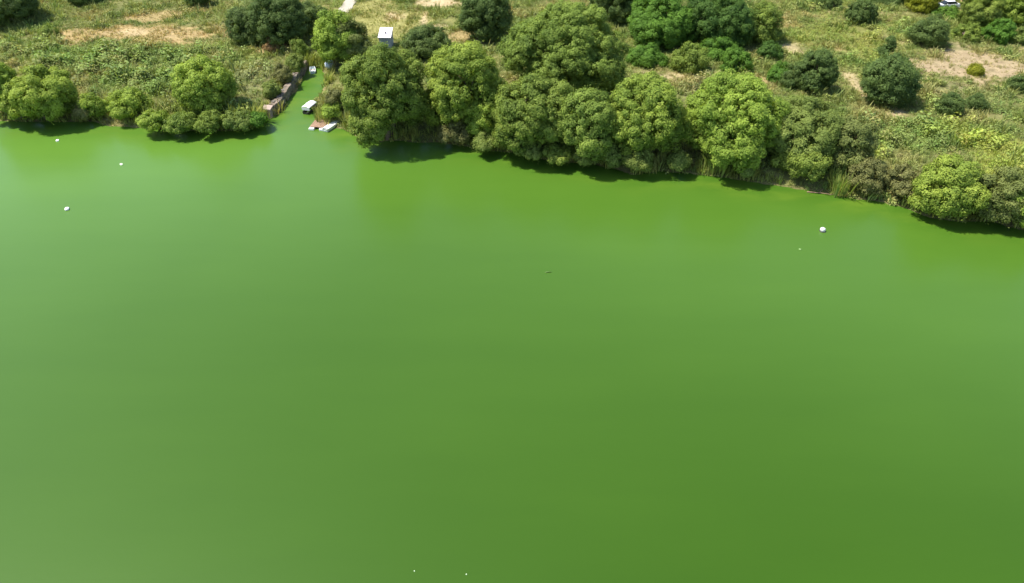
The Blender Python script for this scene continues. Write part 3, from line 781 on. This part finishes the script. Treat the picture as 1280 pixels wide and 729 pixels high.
# ------------------------------------------------------------------ small shed
def build_shed():
    x, y = SPOT['shed']; z = gz(x, y + 1.5)
    t = tag(empty("shed", (x, y, z)), "small grey shed with a white metal roof behind the willows", "shed")
    wall = plain("shed_wall", (0.33, 0.37, 0.44), 0.6, 0.12, 3.0)
    roofm = plain("shed_roof", (0.78, 0.74, 0.76), 0.45, 0.05, 2.0, spec=0.5)
    dark = plain("shed_dark", (0.05, 0.055, 0.06), 0.5, 0.2)
    w, dp, hf, hb = 0.98, 2.9, 1.95, 2.55
    th = 0.06
    s = Shape(); s.box(-w, w, 0, th, -0.1, hf - 0.02); s.obj("front_wall", wall, t)
    s = Shape(); s.box(-w, w, dp - th, dp, -0.1, hb - 0.02); s.obj("back_wall", wall, t)
    for sx in (-1, 1):
        x0, x1 = (sx * w, sx * (w - th)) if sx < 0 else (sx * (w - th), sx * w)
        Shape().hexa([(x0, th, -0.1), (x1, th, -0.1), (x1, dp - th, -0.1), (x0, dp - th, -0.1), (x0, th, hf), (x1, th, hf), (x1, dp - th, hb - .01), (x0, dp - th, hb - .01)]).obj("side_wall", wall, t)
    rf = Shape().hexa([(-w - .12, -.22, hf - .01), (w + .12, -.22, hf - .01), (w + .12, dp + .15, hb + .04), (-w - .12, dp + .15, hb + .04),
                       (-w - .12, -.22, hf + .05), (w + .12, -.22, hf + .05), (w + .12, dp + .15, hb + .10), (-w - .12, dp + .15, hb + .10)]).obj("roof", roofm, t)
    for k in range(9):
        u = -w - .06 + k * (2 * w + .12) / 8
        Shape().hexa([(u - .03, -.22, hf + .05), (u + .03, -.22, hf + .05), (u + .03, dp + .15, hb + .1), (u - .03, dp + .15, hb + .1),
                      (u - .018, -.22, hf + .085), (u + .018, -.22, hf + .085), (u + .018, dp + .15, hb + .135), (u - .018, dp + .15, hb + .135)]).obj("rib", roofm, rf)
    Shape().tube([(0.05, 1.1, hf + .25), (0.05, 1.1, hf + .55), (.05, 1.1, hf + .56)], [.12, .12, .16], 10).obj("vent", dark, rf)
    d = Shape().box(-.42, .30, -.035, -.002, 0.02, 1.75).obj("door", plain("shed_door", (0.27, 0.31, 0.38), 0.55, 0.1), t)
    Shape().box(.20, .24, -.075, -.036, .85, 1.0).obj("handle", dark, d)
    wd = Shape().box(w + .002, w + .03, 1.2, 2.0, 1.1, 1.6).obj("window", dark, t)
    Shape().box(w + .031, w + .045, 1.15, 2.05, 1.05, 1.1).obj("sill", roofm, wd)
build_shed()

# ------------------------------------------------------------------ cars
def build_car(x, y, rz, paint, label):
    t = tag(empty("parked_car", (x, y, gz(x, y) + 0.02), rz), label, "car", "cars parked at the top of the field")
    pm = plain("car_paint", paint, 0.25, 0.03, 1.0, spec=0.6); gl = plain("car_glass", (0.02, 0.025, 0.03), 0.08, 0.1); rb = plain("tyre_rubber", (0.02, 0.02, 0.02), 0.8, 0.2)
    rim = plain("rim_metal", (0.5, 0.5, 0.52), 0.3, 0.1, metal=0.8); lamp = plain("lamp_glass", (0.8, 0.78, 0.7), 0.15, 0.05); red = plain("tail_glass", (0.4, 0.02, 0.02), 0.2, 0.05)
    prof = [(-2.2, .32), (-2.25, .62), (-2.1, .86), (-1.2, .93), (1.35, .97), (2.05, .95), (2.2, .75), (2.2, .32)]
    s = Shape(); n = len(prof)
    for w, k in ((-.86, 0), (-.80, 1), (.80, 1), (.86, 0)): pass
    for w in (-.86, .86): s.v += [(px_, w * (0.94 if pz > .8 else 1.0), pz) for px_, pz in prof]
    s.f += [tuple(range(n)), tuple(range(2 * n - 1, n - 1, -1))] + [(i, i + n, (i + 1) % n + n, (i + 1) % n) for i in range(n)]
    s.obj("body", pm, t, bevel=0.06)
    Shape().hexa([(-1.25, -.78, .94), (1.75, -.78, .94), (1.75, .78, .94), (-1.25, .78, .94), (-.45, -.62, 1.42), (1.05, -.62, 1.42), (1.05, .62, 1.42), (-.45, .62, 1.42)]).obj("windows", gl, t, bevel=0.03)
    Shape().hexa([(-.5, -.64, 1.40), (1.1, -.64, 1.40), (1.1, .64, 1.40), (-.5, .64, 1.40), (-.4, -.56, 1.48), (1.0, -.56, 1.48), (1.0, .56, 1.48), (-.4, .56, 1.48)]).obj("roof", pm, t, bevel=0.02)
    for sx in (-1.38, 1.35):
        for sy in (-1, 1):
            w = Shape().tube([(sx, sy * .70, .32), (sx, sy * .89, .32)], [.32, .32], 18).obj("wheel", rb, t)
            Shape().tube([(sx, sy * .885, .32), (sx, sy * .90, .32)], [.2, .19], 14).obj("rim", rim, w)
    for sy in (-1, 1):
        Shape().box(-2.27, -2.12, sy * .62 - .16, sy * .62 + .16, .62, .76).obj("headlight", lamp, t, bevel=.02)
        Shape().box(2.1, 2.23, sy * .64 - .14, sy * .64 + .14, .70, .84).obj("tail_light", red, t, bevel=.02)
        Shape().box(-.75, -.55, sy * .93 - .09, sy * .93 + .09, .96, 1.08).obj("mirror", pm, t, bevel=.02)
build_car(SPOT['car'][0], SPOT['car'][1], 0.12, (0.74, 0.74, 0.75), "white car parked on reddish soil at the top right")
build_car(SPOT['plot_car'][0] + 1.3, SPOT['plot_car'][1], 0.3, (0.70, 0.72, 0.74), "pale car half cut by the right edge behind the hedge")

# ------------------------------------------------------------------ stone wall of the channel
def build_wall():
    a = np.array(SPOT['wall_a']) + np.array([-0.55, 0.4]); b = np.array(SPOT['wall_c']) + np.array([-0.75, 0.0]); m = np.array(SPOT['wall_b']) + np.array([-0.55, 0.6])
    t = tag(empty("stone_wall", (a[0], a[1], 0.0)), "brown stone wall lining the left side of the narrow channel", "wall")
    mats = [plain("wall_stone", (0.185, 0.145, 0.105), 0.9, 0.3, 3, bump=.6), plain("pink_stone", (0.24, 0.185, 0.145), 0.9, 0.25, 3, bump=.6), plain("grey_stone", (0.15, 0.13, 0.105), 0.9, 0.3, 3, bump=.6)]
    rg = np.random.default_rng(3)
    protos_ = []
    for k in range(6):
        s = Shape(); j = lambda q: q + rg.uniform(-0.09, 0.09)
        s.hexa([(j(-.5), j(-.5), j(-.5)), (j(.5), j(-.5), j(-.5)), (j(.5), j(.5), j(-.5)), (j(-.5), j(.5), j(-.5)), (j(-.46), j(-.46), j(.5)), (j(.46), j(-.46), j(.5)), (j(.46), j(.46), j(.5)), (j(-.46), j(.46), j(.5))])
        protos_.append(s.mesh("stone", mats[k % 3]))
    pts_ = [a, m, b]; seg = [np.linalg.norm(m - a), np.linalg.norm(b - m)]; total = sum(seg)
    def at(u):
        if u < seg[0]: q = u / seg[0]; p = a * (1 - q) + m * q; dr = (m - a) / seg[0]
        else: q = min(1, (u - seg[0]) / seg[1]); p = m * (1 - q) + b * q; dr = (b - m) / seg[1]
        return p, dr
    core = Shape()
    for (p, q) in ((a, m), (m, b)):
        d_ = (q - p) / np.linalg.norm(q - p); nrm_ = np.array([d_[1], -d_[0]])
        e0 = p - a + d_ * 0.15; e1 = q - a - d_ * 0.1
        c = [e0 - nrm_ * .40, e0 + nrm_ * .30, e1 + nrm_ * .30, e1 - nrm_ * .40]
        core.hexa([(w_[0], w_[1], -.8) for w_ in c][::1] + [(w_[0], w_[1], 1.15) for w_ in c])
    core.obj("core", mats[2], t)
    for row in range(3):
        u = -0.2 + 0.2 * row
        while u < total:
            ln = rg.uniform(.5, .95); p, dr = at(u + ln / 2)
            nrm_ = np.array([dr[1], -dr[0]])
            for side in ((0.28,) if row < 2 else (0.22, -0.26)):
                if rg.random() < 0.05: continue
                o = bpy.data.objects.new("stone", protos_[int(rg.integers(0, 6))])
                q = p - a + nrm_ * (side + rg.uniform(-.05, .05))
                o.location = (q[0], q[1], 0.18 + row * .42 + rg.uniform(-.03, .03) + (0.05 if row == 2 else 0))
                o.rotation_euler = (rg.normal() * .05, rg.normal() * .05, math.atan2(dr[1], dr[0]) + rg.normal() * .07)
                o.scale = (ln * .97, rg.uniform(.42, .56), rg.uniform(.40, .47)); link(o, t)
            u += ln
    e = Shape().hexa([(-.75, -.75, -.7), (.55, -.9, -.7), (.75, .4, -.7), (-.7, .45, -.7), (-.62, -.6, 1.15), (.48, -.72, 1.08), (.6, .4, 1.25), (-.6, .42, 1.3)]).obj("end_block", plain("pale_block", (0.34, 0.25, 0.20), 0.85, 0.2, 3, bump=.5), t, bevel=.05)
    Shape().hexa([(-.68, -.66, 1.17), (.52, -.78, 1.10), (.66, .45, 1.27), (-.65, .48, 1.32), (-.66, -.64, 1.30), (.50, -.76, 1.23), (.64, .44, 1.40), (-.63, .46, 1.45)]).obj("cap_slab", plain("cap_slab", (0.38, 0.29, 0.24), 0.85, 0.15, 3), t)
build_wall()

# ------------------------------------------------------------------ boats, raft and floating things
WHITE = plain("white_foam", (0.80, 0.79, 0.76), 0.6, 0.06, 4)
WOOD = plain("old_wood", (0.27, 0.17, 0.11), 0.85, 0.3, 4, bump=.4)
HULL = plain("dark_hull", (0.06, 0.055, 0.05), 0.6, 0.3, 3)
def hull_shape(L_, w, h, th=0.05, bow=0.75):
    """open flat-bottomed hull along +Y"""
    ys = [-.5 * L_, -.2 * L_, .2 * L_, .5 * L_]; ws = [w * .88, w, w, w * bow]; zs = [h * 1.08, h, h, h * 1.22]
    s = Shape()
    for y, ww, zz in zip(ys, ws, zs):
        s.v += [(-ww * .42, y * .94, 0), (ww * .42, y * .94, 0), (ww * .5, y, zz), (ww * .5 - th, y * .97, zz), (ww * .40, y * .91, th), (-ww * .40, y * .91, th), (-ww * .5 + th, y * .97, zz), (-ww * .5, y, zz)]
    for i in range(3):
        a, b = 8 * i, 8 * i + 8
        for k in range(8): s.f.append((a + k, a + (k + 1) % 8, b + (k + 1) % 8, b + k))
    for o, rev in ((0, False), (24, True)):
        f = [(o, o + 1, o + 2, o + 3), (o, o + 3, o + 4, o + 5), (o, o + 5, o + 6, o + 7)]
        s.f += [tuple(reversed(q)) if rev else q for q in f]
        q = (o + 3, o + 4, o + 5, o + 6); s.f.append(q if rev else tuple(reversed(q)))
    return s
def build_canopy_boat():
    x, y = SPOT['canopy_boat']
    t = tag(empty("canopy_boat", (x + .2, y + .2, -0.05), R(-16)), "small dark boat under a white canopy moored in the channel mouth", "boat")
    t.scale = (.82, .82, .82)
    hull_shape(3.6, 1.3, .5).obj("hull", HULL, t)
    for yy in (-.7, .6): Shape().box(-.55, .55, yy - .12, yy + .12, .36, .40).obj("seat", WOOD, t)
    for sx in (-1, 1):
        for yy in (-1.25, 1.1): Shape().tube([(sx * .52, yy, .3), (sx * .56, yy, 1.25)], [.025, .025], 6).obj("post", HULL, t)
    s = Shape(); rows = 7
    for i in range(rows):
        yy = -1.45 + i * 2.75 / (rows - 1)
        for j in range(7):
            u = j / 6 * 2 - 1
            s.v.append((u * .78, yy, 1.42 - .20 * u * u + .03 * math.sin(i * 1.9 + j)))
    k = len(s.v); s.v += [(a, b, c - .03) for a, b, c in s.v]
    for i in range(rows - 1):
        for j in range(6):
            q = i * 7 + j
            s.f.append((q, q + 1, q + 8, q + 7)); s.f.append((q + k, q + 7 + k, q + 8 + k, q + 1 + k))
    for i in range(rows - 1):
        for j in (0, 6):
            q = i * 7 + j; f = (q, q + 7, q + 7 + k, q + k); s.f.append(f if j == 0 else f[::-1])
    for j in range(6):
        s.f.append((j, j + k, j + 1 + k, j + 1)); q = (rows - 1) * 7 + j; s.f.append((q, q + 1, q + 1 + k, q + k))
    s.obj("canopy", WHITE, t, True)
    Shape().hexa([(-.74, -1.47, .72), (.74, -1.47, .72), (.74, -1.44, .72), (-.74, -1.44, .72), (-.74, -1.47, 1.2), (.74, -1.47, 1.2), (.74, -1.44, 1.2), (-.74, -1.44, 1.2)]).obj("canopy_flap", WHITE, t)
build_canopy_boat()
def build_raft():
    x, y = SPOT['raft']
    t = tag(empty("raft", (x + .1, y + .9, 0), R(-8)), "brown plank raft on white foam floats at the channel mouth", "raft")
    for k in range(8):
        u = -.98 + k * .28
        Shape().box(u - .13, u + .13, -1.1 - .06 * (k % 3), 1.25 + .05 * (k % 2), .30, .35).obj("plank", WOOD, t)
    for yy in (-.8, .9): Shape().box(-1.1, 1.12, yy - .06, yy + .06, .20, .295).obj("beam", WOOD, t)
    for sx in (-.78, .72):
        Shape().box(sx - .38, sx + .38, -1.55, -.95, -.12, .27).obj("float", WHITE, t, bevel=.08)
        Shape().box(sx - .34, sx + .34, .7, 1.2, -.12, .195).obj("float", WHITE, t, bevel=.08)
build_raft()
def build_punt():
    x, y = SPOT['punt']
    t = tag(empty("punt", (x + .55, y - .1, 0.02), R(-24)), "narrow white punt lying beside the brown raft", "boat")
    hull_shape(3.3, .95, .42).obj("hull", WHITE, t)
    Shape().hexa([(-.40, -1.35, .40), (.40, -1.35, .40), (.38, 1.30, .42), (-.38, 1.30, .42), (-.40, -1.35, .44), (.40, -1.35, .44), (.38, 1.30, .46), (-.38, 1.30, .46)]).obj("deck_board", plain("white_board", (0.80, 0.76, 0.73), 0.5, 0.05, 3), t)
build_punt()
def build_skiff():
    x, y = SPOT['skiff']
    t = tag(empty("skiff", (x + .25, y - .5, 0), R(14)), "small pale skiff at the head of the narrow channel", "boat")
    hull_shape(2.2, .95, .36).obj("hull", plain("pale_hull", (0.62, 0.68, 0.70), 0.5, 0.1), t)
    Shape().box(-.4, .4, -.1, .14, .24, .28).obj("seat", WOOD, t)
build_skiff()
def lump(name, loc, size, mat, label, cat, seed, flat=1.0, part=None):
    rg = np.random.default_rng(seed); s = Shape(); n, m = 12, 6
    s.v.append((0, 0, -.5 * size[2]))
    for i in range(1, m):
        ph = math.pi * i / m
        for k in range(n):
            th = 2 * math.pi * k / n; e = 0.62
            f = lambda q: math.copysign(abs(q) ** e, q)
            j = rg.uniform(.9, 1.08)
            s.v.append((f(math.cos(th)) * math.sin(ph) ** .6 * size[0] * .5 * j, f(math.sin(th)) * math.sin(ph) ** .6 * size[1] * .5 * j, -math.cos(ph) * size[2] * .5))
    s.v.append((0, 0, .5 * size[2])); top = len(s.v) - 1
    for k in range(n):
        q = (k + 1) % n
        s.f.append((0, 1 + q, 1 + k)); s.f.append((top, top - n + k, top - n + q))
        for i in range(m - 2): b = 1 + i * n; s.f.append((b + k, b + q, b + n + q, b + n + k))
    o = s.obj(name, mat, None, True); o.location = loc; o.rotation_euler = (rg.normal() * .12, rg.normal() * .12, rg.uniform(0, 3))
    return tag(o, label, cat)
p = SPOT['tarp']
lump("tarp_heap", (p[0], p[1], gz(*p) + .45), (1.7, 1.3, 1.2), plain("blue_grey_tarp", (0.52, 0.58, 0.66), 0.45, 0.12, 3), "blue-grey tarp heap half hidden by the pale willow", "tarp", 4)
def flt(key, sz, label, seed, mat=WHITE):
    q = SPOT[key]; lump("foam_float", (q[0], q[1], sz[2] * .22), sz, mat, label, "float", seed)["group"] = "floats drifting on the lake"
flt('float_a', (.62, .5, .34), "white foam float on open water at the left, lowest of three", 1)
flt('float_b', (.55, .4, .2), "small white float nearest the left bank", 2)
flt('float_c', (.5, .38, .18), "faint pale float right of the one nearest the left bank", 3, plain("algae_foam", (0.50, 0.60, 0.40), .6, .1, 4))
flt('float_e', (.28, .2, .12), "tiny pale scrap left of the big white buoy", 6, plain("algae_scrap", (0.20, 0.32, 0.11), .6, .1, 4))
flt('fleck_a', (.10, .07, .05), "tiny pale fleck low in the middle, left of two", 7, bpy.data.materials["algae_foam"])
flt('fleck_b', (.10, .08, .05), "tiny pale fleck low in the middle, right of two", 8, bpy.data.materials["algae_foam"])
q = SPOT['float_d']
t = tag(empty("buoy", (q[0], q[1], 0)), "largest white buoy floating off the right shore", "buoy")
o = lump("float_body", (0, 0, .2), (.58, .5, .5), plain("weathered_foam", (0.62, 0.63, 0.58), 0.6, 0.15, 6), None, None, 9); o.parent = t
Shape().tube([(-.30, 0, .02), (-.16, -.27, .02), (.16, -.28, .02), (.31, 0, .02), (.16, .27, .02), (-.16, .27, .02), (-.30, 0.02, .02)], [.06] * 7, 6).obj("rubber_band", HULL, t)
def twig(key, pts_, label, seed):
    q = SPOT[key]; s = Shape()
    for (a, b, r_) in pts_: s.tube([a, tuple((Vector(a) + Vector(b)) / 2 + Vector((0, .05, .03))), b], [r_, r_ * .8, r_ * .4], 6)
    o = s.obj("driftwood", WOOD if key != 'twig' else plain("sunk_wood", (0.10, 0.17, 0.04), .8, .2), None, True); o.location = (q[0], q[1], 0.02); tag(o, label, "driftwood")
twig('twig', [((-.3, 0, 0), (.35, .05, .03), .06)], "dark scrap of driftwood alone in the middle of the lake", 1)
twig('twig_b', [((-1.6, .3, .05), (1.2, -.5, .12), .07), ((-.2, 0, .08), (.5, .6, .4), .04), ((.3, -.2, .1), (.9, -.9, .3), .035)], "fallen branch in the water below the olive thicket", 2)
